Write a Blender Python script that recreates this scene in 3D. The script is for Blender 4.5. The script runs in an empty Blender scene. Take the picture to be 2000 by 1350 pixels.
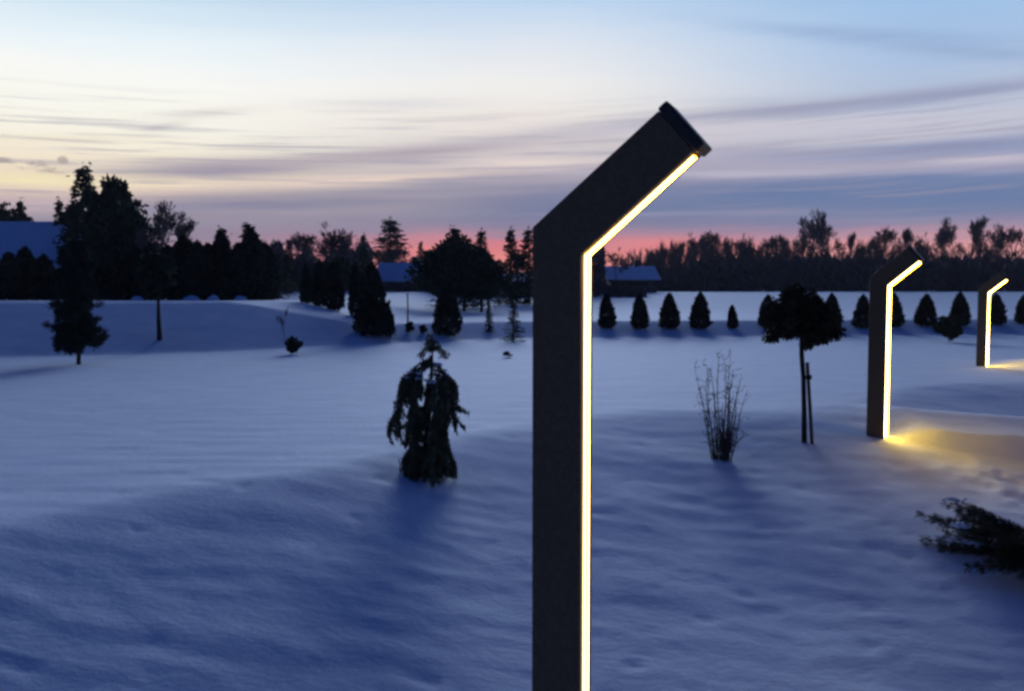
import bpy, math, random
import numpy as np

# ------------------------------------------------------------------ camera, sky, sun, exposure
scene = bpy.context.scene
F_PX, PITCH, EYE = 1700.0, math.atan(94 / 1700.0), 1.6      # the photograph is 2000 x 1350
CT, ST = math.cos(PITCH), math.sin(PITCH)

cam_data = bpy.data.cameras.new('camera')
cam = bpy.data.objects.new('camera', cam_data)
scene.collection.objects.link(cam)
cam.location = (0, 0, EYE)
cam.rotation_euler = (math.radians(90) - PITCH, 0, 0)
cam_data.sensor_width = 36
cam_data.lens = 36 * F_PX / 2000
cam_data.clip_start = 0.05
cam_data.clip_end = 6000
scene.camera = cam
scene.render.engine = 'CYCLES'
scene.cycles.filter_width = 3.0
scene.cycles.max_bounces = 6
scene.view_settings.view_transform = 'Standard'
scene.view_settings.look = 'None'
scene.view_settings.exposure = 0
scene.view_settings.gamma = 1

SUN_EL, SUN_AZ = 9.5, 1.0          # degrees; azimuth measured from +Y towards +X


def lin(r, g, b, k=1.0):
    def f(c):
        c /= 255.0
        return c / 12.92 if c <= 0.04045 else ((c + 0.055) / 1.055) ** 2.4
    return (f(r) * k, f(g) * k, f(b) * k, 1.0)


def pix_dir(px, py):
    u, v = (px - 1000) / F_PX, (675 - py) / F_PX
    return np.array([u, CT + v * ST, -ST + v * CT])


def pix_azel(px, py):
    d = pix_dir(px, py)
    d = d / np.linalg.norm(d)
    return math.degrees(math.atan2(d[0], d[1])), math.degrees(math.asin(d[2]))


class Nodes:
    def __init__(self, tree):
        self.t = tree

    def new(self, kind, **kw):
        n = self.t.nodes.new(kind)
        for k, v in kw.items():
            setattr(n, k, v)
        return n

    def put(self, sock, v):
        if isinstance(v, bpy.types.NodeSocket):
            self.t.links.new(v, sock)
        else:
            sock.default_value = v

    def m(self, op, a, b=None, c=None, clamp=False):
        n = self.new('ShaderNodeMath', operation=op, use_clamp=clamp)
        self.put(n.inputs[0], a)
        if b is not None:
            self.put(n.inputs[1], b)
        if c is not None:
            self.put(n.inputs[2], c)
        return n.outputs[0]

    def mix(self, fac, a, b, blend='MIX'):
        n = self.new('ShaderNodeMix', data_type='RGBA', blend_type=blend)
        self.put(n.inputs[0], fac)
        self.put(n.inputs[6], a)
        self.put(n.inputs[7], b)
        return n.outputs[2]

    def ramp(self, fac, stops, interp='LINEAR'):
        n = self.new('ShaderNodeValToRGB')
        self.put(n.inputs[0], fac)
        cr = n.color_ramp
        cr.interpolation = interp
        cr.elements[0].position, cr.elements[0].color = stops[0]
        cr.elements[1].position, cr.elements[1].color = stops[-1]
        for p, c in stops[1:-1]:
            e = cr.elements.new(p)
            e.color = c
        return n.outputs[0]

    def smooth(self, x, a, b):
        n = self.new('ShaderNodeMapRange', interpolation_type='SMOOTHSTEP')
        self.put(n.inputs[0], x)
        n.inputs[1].default_value, n.inputs[2].default_value = a, b
        n.inputs[3].default_value, n.inputs[4].default_value = 0, 1
        return n.outputs[0]


def build_world():
    w = bpy.data.worlds.new('World')
    scene.world = w
    w.use_nodes = True
    t = w.node_tree
    t.nodes.clear()
    N = Nodes(t)
    out = N.new('ShaderNodeOutputWorld')
    tc = N.new('ShaderNodeTexCoord')
    sep = N.new('ShaderNodeSeparateXYZ')
    t.links.new(tc.outputs['Generated'], sep.inputs[0])
    X, Y, Z = sep.outputs
    DEG = 57.29578
    el = N.m('MULTIPLY', N.m('ARCSINE', Z), DEG)
    az = N.m('MULTIPLY', N.m('ARCTAN2', X, Y), DEG)
    # slow waviness of the cloud layers, streaks drawn out along the horizon
    def noise(sx, sy, shear, scale, detail, seed=0.0):
        c = N.new('ShaderNodeCombineXYZ')
        N.put(c.inputs[0], N.m('MULTIPLY', az, sx))
        N.put(c.inputs[1], N.m('MULTIPLY', N.m('SUBTRACT', el, N.m('MULTIPLY', az, shear)), sy))
        c.inputs[2].default_value = seed
        n = N.new('ShaderNodeTexNoise')
        n.inputs['Scale'].default_value = scale
        n.inputs['Detail'].default_value = detail
        n.inputs['Roughness'].default_value = 0.55
        t.links.new(c.outputs[0], n.inputs['Vector'])
        return n.outputs[0]
    n1 = noise(0.06, 0.35, 0.03, 1.0, 3, 1.3)
    n2 = noise(0.10, 1.5, 0.035, 1.0, 4, 7.1)
    n3 = noise(0.9, 2.2, 0.0, 1.2, 5, 4.4)
    warp = N.m('MULTIPLY', N.m('SUBTRACT', n1, 0.5), 1.6)
    warp2 = N.m('MULTIPLY', N.m('SUBTRACT', n2, 0.5), 0.8)
    elw = N.m('ADD', el, N.m('ADD', warp, warp2))

    def column(px, rows, top):
        st = [(p, c) for p, c in rows]
        pts = [(pix_azel(px, py)[1], lin(*c)) for py, c in st][::-1]
        pts = [(-5.0, pts[0][1])] + pts + [(e, lin(*c)) for e, c in top]
        return [((e + 5) / 95.0, c) for e, c in pts]
    fac = N.m('DIVIDE', N.m('ADD', elw, 5), 95)
    dome = [(22.5, (124, 160, 208)), (27, (80, 118, 178)), (35, (24, 60, 124)), (48, (8, 42, 104)), (70, (6, 36, 94)), (90, (6, 36, 94))]
    left = column(250, [(0, (210, 231, 246)), (80, (238, 248, 253)), (150, (254, 254, 249)), (230, (254, 252, 240)),
                        (290, (252, 244, 224)), (340, (250, 232, 205)), (385, (232, 206, 190)), (415, (170, 155, 165)),
                        (450, (142, 136, 156)), (475, (166, 134, 154)), (505, (204, 130, 145)), (540, (215, 150, 150))], dome)
    mid = column(1000, [(0, (193, 217, 243)), (90, (226, 233, 243)), (170, (245, 243, 240)), (235, (240, 231, 224)),
                        (285, (214, 205, 206)), (330, (190, 178, 188)), (370, (146, 142, 164)), (410, (125, 127, 156)),
                        (440, (136, 130, 158)), (458, (196, 136, 150)), (482, (228, 124, 128)), (510, (240, 142, 134)),
                        (560, (200, 140, 150))], dome)
    right = column(1850, [(0, (162, 196, 233)), (90, (170, 196, 230)), (160, (182, 197, 222)), (225, (200, 202, 218)),
                          (265, (186, 188, 208)), (300, (160, 166, 196)), (330, (168, 166, 192)), (350, (118, 134, 172)),
                          (395, (106, 126, 166)), (428, (126, 130, 164)), (447, (170, 140, 162)), (470, (224, 156, 160)),
                          (495, (226, 152, 148)), (540, (190, 150, 160))], dome)
    cl, cm, cr = N.ramp(fac, left), N.ramp(fac, mid), N.ramp(fac, right)
    azl, azr = pix_azel(250, 400)[0], pix_azel(1850, 400)[0]
    f1 = N.smooth(az, azl, 2.0)
    f2 = N.smooth(az, 0.0, azr)
    col = N.mix(f2, N.mix(f1, cl, cm), cr)

    # drawn-out cloud bars: centre pixel, half length, half thickness, rise to the right, colour, strength
    bars = [
        (430, 332, 190, 17, -.02, (158, 150, 168), .85), (760, 302, 330, 13, -.09, (180, 168, 178), .75),
        (680, 355, 210, 9, -.05, (246, 222, 204), .9), (330, 360, 100, 8, .0, (255, 236, 204), .8),
        (560, 395, 340, 22, -.03, (142, 138, 160), .85), (1010, 318, 160, 9, -.02, (238, 222, 214), .7),
        (1030, 352, 190, 8, -.04, (178, 168, 180), .7), (880, 378, 200, 6, -.03, (170, 160, 172), .6),
        (400, 222, 90, 8, -.06, (224, 216, 212), .55), (315, 247, 40, 6, -.15, (206, 198, 196), .5),
        (770, 203, 130, 7, .0, (224, 222, 224), .6), (120, 272, 120, 8, .0, (240, 226, 200), .5),
        (80, 400, 110, 16, .0, (208, 184, 186), .7), (60, 350, 150, 14, .02, (255, 240, 190), .6),
        (1150, 258, 190, 9, -.10, (200, 194, 204), .7), (1560, 212, 300, 12, -.10, (158, 160, 186), .8),
        (1880, 183, 190, 12, -.12, (150, 158, 188), .7), (1500, 196, 120, 7, -.03, (186, 196, 214), .5),
        (1560, 248, 330, 12, -.03, (206, 202, 214), .6), (1700, 275, 260, 9, -.08, (206, 202, 210), .5),
        (1850, 288, 220, 12, -.06, (136, 146, 182), .8), (1560, 300, 210, 7, -.02, (166, 164, 188), .6),
        (1640, 325, 200, 7, -.02, (180, 172, 190), .7), (1930, 310, 110, 7, -.04, (206, 196, 208), .7),
        (1420, 340, 220, 6, -.01, (196, 190, 206), .7), (1650, 375, 420, 20, -.005, (104, 124, 166), .7),
        (1250, 400, 220, 18, .0, (112, 126, 164), .6), (1300, 418, 260, 4, -.01, (148, 150, 178), .6),
        (1720, 428, 200, 6, .0, (140, 142, 172), .4), (1700, 68, 220, 12, .05, (150, 176, 214), .6),
        (1880, 100, 160, 12, .06, (150, 172, 208), .55), (860, 460, 90, 14, .0, (222, 140, 150), .5),
        (1980, 460, 120, 12, .0, (206, 150, 162), .4), (700, 452, 120, 8, .0, (150, 136, 160), .6), (990, 462, 60, 7, .0, (150, 134, 160), .6), (850, 490, 60, 12, .0, (246, 140, 132), .6), (1300, 478, 120, 14, .0, (240, 136, 132), .6),
    ]
    for px, py, hl, ht, sl, c, s in bars:
        a0, e0 = pix_azel(px, py)
        a1, e1 = pix_azel(px + 50, py + 50 * sl)
        k = (e1 - e0) / (a1 - a0)
        sa = hl / F_PX * DEG * math.cos(math.radians(a0))
        se = ht / F_PX * DEG * math.cos(math.radians(a0))
        da = N.m('SUBTRACT', az, a0)
        de = N.m('MULTIPLY', N.m('SUBTRACT', N.m('ADD', el, N.m('MULTIPLY', warp2, .55)), N.m('MULTIPLY_ADD', da, k, e0)), 1 / se)
        da = N.m('MULTIPLY', da, 1 / sa)
        r2 = N.m('MULTIPLY_ADD', da, da, N.m('MULTIPLY', de, de))
        g = N.m('MULTIPLY', N.m('EXPONENT', N.m('MULTIPLY', r2, -0.8)), s)
        g = N.m('MULTIPLY', g, N.m('MULTIPLY_ADD', n2, 1.3, .50), clamp=True)
        col = N.mix(g, col, lin(*c))
    # faint finer streaking all through the cloudy belt
    belt = N.m('MULTIPLY', N.smooth(el, 2.0, 5.0), N.m('SUBTRACT', 1.0, N.smooth(el, 9.0, 13.5)))
    fine = N.m('MULTIPLY', N.smooth(noise(0.10, 3.2, 0.03, 1.0, 4, 2.2), .48, .70), N.m('MULTIPLY', belt, .50))
    col = N.mix(fine, col, lin(150, 146, 170))
    # the small torn scud low on the left
    puff = None
    for px, py, rx, ry in [(10, 313, 34, 7), (72, 321, 24, 9), (122, 316, 11, 12), (45, 328, 20, 5), (110, 334, 40, 8)]:
        a0, e0 = pix_azel(px, py)
        q = math.cos(math.radians(a0)) * DEG / F_PX
        da = N.m('MULTIPLY', N.m('SUBTRACT', az, a0), 1 / (rx * q))
        de = N.m('MULTIPLY', N.m('SUBTRACT', el, e0), 1 / (ry * q))
        g = N.m('EXPONENT', N.m('MULTIPLY', N.m('MULTIPLY_ADD', da, da, N.m('MULTIPLY', de, de)), -.9))
        puff = g if puff is None else N.m('MAXIMUM', puff, g)
    puff = N.smooth(N.m('MULTIPLY', puff, N.m('MULTIPLY_ADD', n3, 3.4, -.95)), .25, .8)
    col = N.mix(N.m('MULTIPLY', puff, .62), col, lin(150, 140, 138))

    # the side of the sky away from the afterglow is a deep blue
    back = N.ramp(N.m('DIVIDE', N.m('ADD', el, 5), 95), [
        (0, lin(20, 36, 76)), (.1, lin(24, 46, 94)), (.3, lin(12, 40, 98)), (.6, lin(6, 36, 94)), (1, lin(6, 36, 94))])
    fb = N.m('SUBTRACT', 1.0, N.smooth(Y, -0.25, 0.75))
    col = N.mix(fb, col, back)
    bg = N.new('ShaderNodeBackground')
    t.links.new(col, bg.inputs[0])
    bg.inputs[1].default_value = 1.0
    # physical twilight sky underneath, very faint
    sky = N.new('ShaderNodeTexSky', sky_type='NISHITA', sun_disc=False)
    sky.sun_elevation = math.radians(SUN_EL)
    sky.sun_rotation = math.radians(SUN_AZ)
    bg2 = N.new('ShaderNodeBackground')
    t.links.new(sky.outputs[0], bg2.inputs[0])
    bg2.inputs[1].default_value = 0.0
    add = N.new('ShaderNodeAddShader')
    t.links.new(bg.outputs[0], add.inputs[0])
    t.links.new(bg2.outputs[0], add.inputs[1])
    t.links.new(add.outputs[0], out.inputs[0])


build_world()

sun_data = bpy.data.lights.new('afterglow', 'SUN')
sun_data.energy = 3.5
sun_data.angle = math.radians(24)
sun_data.color = (0.64, 0.76, 1.0)
sun = bpy.data.objects.new('afterglow', sun_data)
scene.collection.objects.link(sun)
# light travels away from the glow at azimuth SUN_AZ
sun.rotation_euler = (math.radians(90 - SUN_EL), 0, math.radians(180 - SUN_AZ))

# ------------------------------------------------------------------ numeric noise and the terrain height
def vnoise(x, y, seed=0):
    x, y = np.asarray(x, float), np.asarray(y, float)
    xi, yi = np.floor(x).astype(np.int64), np.floor(y).astype(np.int64)
    fx, fy = x - xi, y - yi
    fx, fy = fx * fx * (3 - 2 * fx), fy * fy * (3 - 2 * fy)

    def h(a, b):
        n = (a * 374761393 + b * 668265263 + seed * 1442695041) & 0xFFFFFFFF
        n = ((n ^ (n >> 13)) * 1274126177) & 0xFFFFFFFF
        return ((n ^ (n >> 16)) & 0xFFFF) / 65535.0
    return ((h(xi, yi) * (1 - fx) + h(xi + 1, yi) * fx) * (1 - fy)
            + (h(xi, yi + 1) * (1 - fx) + h(xi + 1, yi + 1) * fx) * fy)


def fbm(x, y, seed=0, oct=3):
    s, a, t = 0, 1.0, 0
    for i in range(oct):
        s = s + a * vnoise(x * 2 ** i, y * 2 ** i, seed + i)
        t += a
        a *= .5
    return s / t - .5


def sst(x, a, b):
    t = np.clip((x - a) / (b - a), 0, 1)
    return t * t * (3 - 2 * t)


LP2, LP3 = [4.6, 11.0], [11.0, 20.4]     # where the second and third lamps stand (refined below)


def height(x, y):
    x, y = np.asarray(x, float), np.asarray(y, float)
    foot = np.interp(x, [-60, -13.6, -8.8, -4.4, 0, 21, 60], [20, 23, 25.5, 31, 34, 37.5, 40])
    edge = np.interp(x, [-20, -3.6, -2.4, 0, 1.8, 4.8, 8, 30], [5.2, 6.2, 8.0, 10.5, 12.0, 13.2, 16, 22]) + 1.2 * fbm(x * .5, y * .25, 71, 2)
    d = edge - y                                            # metres on the near side of the rim
    dd = np.clip(d, 0, 30)
    z = -0.140 * (np.sqrt(dd * dd + .25) - .5) + .030 * np.clip(dd - 9, 0, 30)
    # bank on the left, low step on the right
    hb = .60 + .86 * sst(-x, 4.6, 10.5)
    wd = 2.6 + 3.4 * sst(-x, 4.6, 10.5)
    up = np.clip((y - foot) / wd, 0, 1)
    z = z + hb * up
    # far fields rise very gently
    z = z + sst(y, 52, 125) * (1.75 - .5 * sst(-x, 4, 12)) + np.clip(y - 125, 0, 400) * .010
    # drift that catches the light to the right of the second lamp, hollow in front of it
    xl, yl = LP2
    y0 = y - yl + .05 * (x - xl)
    prof = sst(y0, -.16, .12) * (1 - sst(y0, 1.2, 2.2))
    z = z + prof * (.17 * sst(x, xl + .12, xl + .9) + .16 * sst(x, xl + .8, xl + 3.4))
    z = z + fbm(x * 3.5, y * 5, 91, 3) * .12 * sst(x, xl - .2, xl + .8) * sst(y, yl - 3.4, yl - 2.6) * (1 - sst(y, yl - .9, yl - .3))
    # drift at the third lamp
    xl, yl = LP3
    z = z + np.exp(-((y - yl - .3) / 1.0) ** 2) * sst(x, xl + .1, xl + 1.6) * .15
    # mound under the pine at the right edge
    z = z + .12 * np.exp(-((x - 4.9) / .9) ** 2 - ((y - 8.0) / .9) ** 2)
    near = 1 - sst(np.hypot(x, y), 25, 70)
    zone = .35 + .65 * sst(d, -1.5, 1.5)
    z = z + near * (fbm(x * .45, y * .6, 5, 3) * .040 * zone + fbm(x * 1.6 + .5 * y, y * 2.3, 11, 3) * .015 * zone
                    + fbm(x * 1.2, y * 5.5, 31, 2) * .012)
    rough = sst(d, .5, 3.0) * (1 - sst(np.hypot(x, y), 9, 14))
    z = z + rough * (fbm(x * 3.4 + y, y * 7.5, 21, 3) * .015)
    # scattered shallow scoops (old tracks, wind pits)
    pit = vnoise(x * 3.1 + .7 * y, y * 5.2, 44) * .75 + vnoise(x * 6.5, y * 9, 45) * .25
    z = z - near * (.25 + .75 * zone) * .012 * sst(pit, .72, .92)
    return z


def ground_at(px, py):
    d = pix_dir(px, py)
    y = np.concatenate([np.linspace(1.5, 60, 6000), np.linspace(60, 600, 3000)])
    t = y / d[1]
    z = EYE + d[2] * t
    gap = z - height(d[0] * t, y)
    i = int(np.argmax(gap < 0)) if (gap < 0).any() else len(y) - 1
    return float(d[0] * t[i]), float(y[i])


for _ in range(3):
    LP2[:] = ground_at(1720, 852)
    LP3[:] = ground_at(1922, 715)
print('LAMPS', LP2, LP3)


def hz(x, y):
    return float(height(x, y))


def x_at(px, y):
    d = pix_dir(px, 600)
    return d[0] / d[1] * y


def z_at(py, y, px=1000):
    d = pix_dir(px, py)
    return EYE + d[2] / d[1] * y


# ------------------------------------------------------------------ materials
def material(name, build):
    m = bpy.data.materials.new(name)
    m.use_nodes = True
    N = Nodes(m.node_tree)
    p = m.node_tree.nodes['Principled BSDF']
    build(N, p)
    return m


def simple(name, col, rough=.6, spec=.3, nscale=8.0, namt=.35, bump=0.0, per_object=.0, metal=0.0):
    def b(N, p):
        tc = N.new('ShaderNodeTexCoord')
        n = N.new('ShaderNodeTexNoise')
        n.inputs['Scale'].default_value = nscale
        n.inputs['Detail'].default_value = 4
        N.put(n.inputs['Vector'], tc.outputs['Object'])
        lo = tuple(c * (1 - namt) for c in col) + (1,)
        hi = tuple(c * (1 + namt) for c in col) + (1,)
        c = N.ramp(n.outputs[0], [(.3, lo), (.7, hi)])
        if per_object:
            oi = N.new('ShaderNodeObjectInfo')
            hs = N.new('ShaderNodeHueSaturation')
            N.put(hs.inputs['Value'], N.m('MULTIPLY_ADD', oi.outputs['Random'], per_object, 1 - per_object / 2))
            N.put(hs.inputs['Color'], c)
            c = hs.outputs[0]
        N.put(p.inputs['Base Color'], c)
        p.inputs['Roughness'].default_value = rough
        p.inputs['Specular IOR Level'].default_value = spec
        p.inputs['Metallic'].default_value = metal
        if bump:
            bn = N.new('ShaderNodeBump')
            bn.inputs['Strength'].default_value = bump
            bn.inputs['Distance'].default_value = .01
            N.put(bn.inputs['Height'], n.outputs[0])
            N.put(p.inputs['Normal'], bn.outputs[0])
    return material(name, b)


def snow_build(N, p):
    tc = N.new('ShaderNodeTexCoord')
    mp = N.new('ShaderNodeMapping')
    mp.inputs['Scale'].default_value = (1, 1.5, 1)
    N.put(mp.inputs['Vector'], tc.outputs['Object'])
    n = N.new('ShaderNodeTexNoise')
    n.inputs['Scale'].default_value = 1.3
    n.inputs['Detail'].default_value = 5
    N.put(n.inputs['Vector'], mp.outputs[0])
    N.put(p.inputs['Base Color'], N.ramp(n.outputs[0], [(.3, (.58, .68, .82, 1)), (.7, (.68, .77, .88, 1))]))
    n2 = N.new('ShaderNodeTexNoise')
    n2.inputs['Scale'].default_value = 14
    n2.inputs['Detail'].default_value = 9
    n2.inputs['Roughness'].default_value = .65
    N.put(n2.inputs['Vector'], mp.outputs[0])
    bn = N.new('ShaderNodeBump')
    bn.inputs['Strength'].default_value = .4
    bn.inputs['Distance'].default_value = .018
    N.put(bn.inputs['Height'], n2.outputs[0])
    N.put(p.inputs['Normal'], bn.outputs[0])
    p.inputs['Roughness'].default_value = .85
    p.inputs['Specular IOR Level'].default_value = .25


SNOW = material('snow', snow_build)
METAL = simple('lamp_metal', (.15, .105, .060), .55, .22, 60, .15, .2)
CAP = simple('lamp_cap_metal', (.030, .027, .027), .5, .4, 60, .2, .2)
NEEDLE = simple('needles', (.036, .050, .032), .75, .15, 3, .6, per_object=.5)
NEEDLE_BLUE = simple('spruce_needles', (.026, .040, .034), .75, .15, 4, .6, per_object=.4)
NEEDLE_GREEN = simple('weeping_needles', (.10, .105, .055), .7, .2, 9, .6)
THUJA = simple('thuja_foliage', (.032, .038, .028), .8, .15, 3, .6, per_object=.5)
BROAD = simple('dark_leaf', (.030, .034, .018), .7, .2, 6, .6)
BARK = simple('bark', (.040, .030, .024), .85, .15, 14, .4, .4)
TWIG = simple('twigs', (.12, .095, .095), .8, .15, 5, .4, per_object=.3)
STEM = simple('shrub_stems', (.065, .075, .035), .6, .3, 12, .5)
STAKE = simple('stake_wood', (.10, .075, .05), .8, .2, 20, .4, .3)
WALL = simple('house_wall', (.06, .05, .052), .8, .2, 2, .25, per_object=.4)
TRIM = simple('dark_trim', (.02, .02, .024), .6, .3, 5, .2)
GLASS = simple('dark_glass', (.02, .025, .03), .15, .6, 3, .2)
BAND = simple('rubber_tie', (.015, .014, .013), .7, .3, 30, .2)


def strip_build(N, p):
    # frosted diffuser: brightest along its middle, dimmer and more amber at its edges
    at = N.new('ShaderNodeAttribute', attribute_name='across')
    a = N.m('ABSOLUTE', at.outputs['Fac'])
    c = N.ramp(a, [(.0, (1.0, .55, .0115, 1)), (.40, (1.0, .56, .012, 1)), (.62, (1.0, .74, .36, 1)), (1, (1.0, .5, .15, 1))])
    s = N.ramp(a, [(0, (1, 1, 1, 1)), (.45, (.8, .8, .8, 1)), (.60, (.025, .025, .025, 1)), (1, (.002, .002, .002, 1))])
    N.put(p.inputs['Emission Color'], c)
    N.put(p.inputs['Emission Strength'], N.m('MULTIPLY', s, LED))
    p.inputs['Base Color'].default_value = (.5, .42, .2, 1)
    p.inputs['Roughness'].default_value = .4


LED = 44.0
STRIP = material('led_diffuser', strip_build)


# ------------------------------------------------------------------ objects
def link(o, parent=None):
    scene.collection.objects.link(o)
    if parent is not None:
        o.parent = parent
    return o


def tag(o, label=None, cat=None, group=None, kind=None):
    for k, v in (('label', label), ('category', cat), ('group', group), ('kind', kind)):
        if v:
            o[k] = v
    return o


def empty(name, loc, rz=0, **kw):
    o = bpy.data.objects.new(name, None)
    o.empty_display_size = .2
    o.location = loc
    o.rotation_euler = (0, 0, rz)
    link(o)
    return tag(o, **kw)


class MB:
    """collects vertices and faces of one mesh"""
    def __init__(self, seed=0):
        self.v, self.f, self.n = [], [], 0
        self.r = np.random.default_rng(seed)

    def add(self, V, Fc):
        self.v.append(np.asarray(V, float).reshape(-1, 3))
        n = self.n
        self.f.extend([tuple(int(i) + n for i in f) for f in Fc])
        self.n += len(self.v[-1])

    def tube(self, pts, rad, k=5, cap=True):
        pts = np.asarray(pts, float)
        rad = np.broadcast_to(rad, len(pts))
        tan = np.gradient(pts, axis=0)
        tan /= np.linalg.norm(tan, axis=1)[:, None] + 1e-9
        ref = np.array([0, 0, 1.0]) if abs(tan[:, 2]).mean() < .8 else np.array([1.0, 0, 0])
        a = np.cross(tan, ref)
        a /= np.linalg.norm(a, axis=1)[:, None] + 1e-9
        b = np.cross(tan, a)
        th = np.arange(k) * 2 * math.pi / k
        ring = pts[:, None] + rad[:, None, None] * (np.cos(th)[None, :, None] * a[:, None] + np.sin(th)[None, :, None] * b[:, None])
        Fc = []
        for i in range(len(pts) - 1):
            for j in range(k):
                j2 = (j + 1) % k
                Fc.append((i * k + j, i * k + j2, (i + 1) * k + j2, (i + 1) * k + j))
        if cap:
            Fc.append(tuple(range(k))[::-1])
            Fc.append(tuple((len(pts) - 1) * k + j for j in range(k)))
        self.add(ring.reshape(-1, 3), Fc)

    def leaves(self, C, D, L, W):
        """diamond leaves: centres C, directions D, lengths L, widths W"""
        C = np.asarray(C, float)
        D = np.asarray(D, float)
        n = len(C)
        if n == 0:
            return
        D = D / (np.linalg.norm(D, axis=1)[:, None] + 1e-9)
        R = self.r.normal(size=(n, 3))
        S = np.cross(D, R)
        S /= np.linalg.norm(S, axis=1)[:, None] + 1e-9
        L = np.broadcast_to(L, n)[:, None]
        W = np.broadcast_to(W, n)[:, None]
        V = np.stack([C - D * L / 2, C + S * W / 2, C + D * L / 2, C - S * W / 2], 1)
        i = np.arange(n)[:, None] * 4 + np.arange(4)[None] + self.n
        self.v.append(V.reshape(-1, 3))
        self.f.extend(map(tuple, i.tolist()))
        self.n += 4 * n

    def box(self, c, s, rz=0):
        c, s = np.asarray(c, float), np.asarray(s, float) / 2
        P = np.array([(i, j, k) for i in (-1, 1) for j in (-1, 1) for k in (-1, 1)]) * s
        q = math.cos(rz), math.sin(rz)
        P = np.stack([P[:, 0] * q[0] - P[:, 1] * q[1], P[:, 0] * q[1] + P[:, 1] * q[0], P[:, 2]], 1) + c
        self.add(P, [(0, 1, 3, 2), (4, 6, 7, 5), (0, 4, 5, 1), (2, 3, 7, 6), (0, 2, 6, 4), (1, 5, 7, 3)])

    def mesh(self, name, mat, smooth=False):
        me = bpy.data.meshes.new(name)
        V = np.concatenate(self.v) if self.v else np.zeros((0, 3))
        me.from_pydata(V.tolist(), [], self.f)
        me.materials.append(mat)
        if smooth:
            me.polygons.foreach_set('use_smooth', [True] * len(me.polygons))
        me.update()
        return me

    def build(self, name, mat, parent=None, smooth=False):
        return link(bpy.data.objects.new(name, self.mesh(name, mat, smooth)), parent)


def copy_thing(src, loc, rz, scale, label):
    c = src.copy()
    link(c)
    c.location, c.rotation_euler, c.scale = loc, (0, 0, rz), scale
    c['label'] = label
    for ch in src.children:
        d = ch.copy()
        link(d)
        d.parent = c
    return c


# ------------------------------------------------------------------ ground
def build_ground():
    rs = np.concatenate([[0.0], np.geomspace(.8, 620, 720)])
    th = np.concatenate([np.linspace(-40, 40, 420), np.linspace(40, 320, 90)[1:-1]])
    th = np.radians(th)
    nr, nt = len(rs), len(th)
    X = (rs[1:, None] * np.sin(th)[None]).ravel()
    Yv = (rs[1:, None] * np.cos(th)[None]).ravel()
    Z = height(X, Yv)
    V = np.concatenate([[[0, 0, hz(0, 0)]], np.stack([X, Yv, Z], 1)])
    f = []
    j = np.arange(nt)
    j2 = (j + 1) % nt
    for i in range(nr - 2):
        a = 1 + i * nt
        f.append(np.stack([a + j, a + nt + j, a + nt + j2, a + j2], 1))
    Fc = np.concatenate(f).tolist() + [(0, 1 + int(p), 1 + int(q)) for p, q in zip(j, j2)]
    me = bpy.data.meshes.new('snow_ground')
    me.from_pydata(V.tolist(), [], Fc)
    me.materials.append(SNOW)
    me.polygons.foreach_set('use_smooth', [True] * len(me.polygons))
    me.flip_normals()
    tag(link(bpy.data.objects.new('snow_ground', me)), 'blue dusk snow covering the lawn, bank and fields', kind='structure')


build_ground()


# ------------------------------------------------------------------ lamps
def build_lamp():
    """upright of 1.0 m (scaled by its copies through real sizes below)"""


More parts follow.
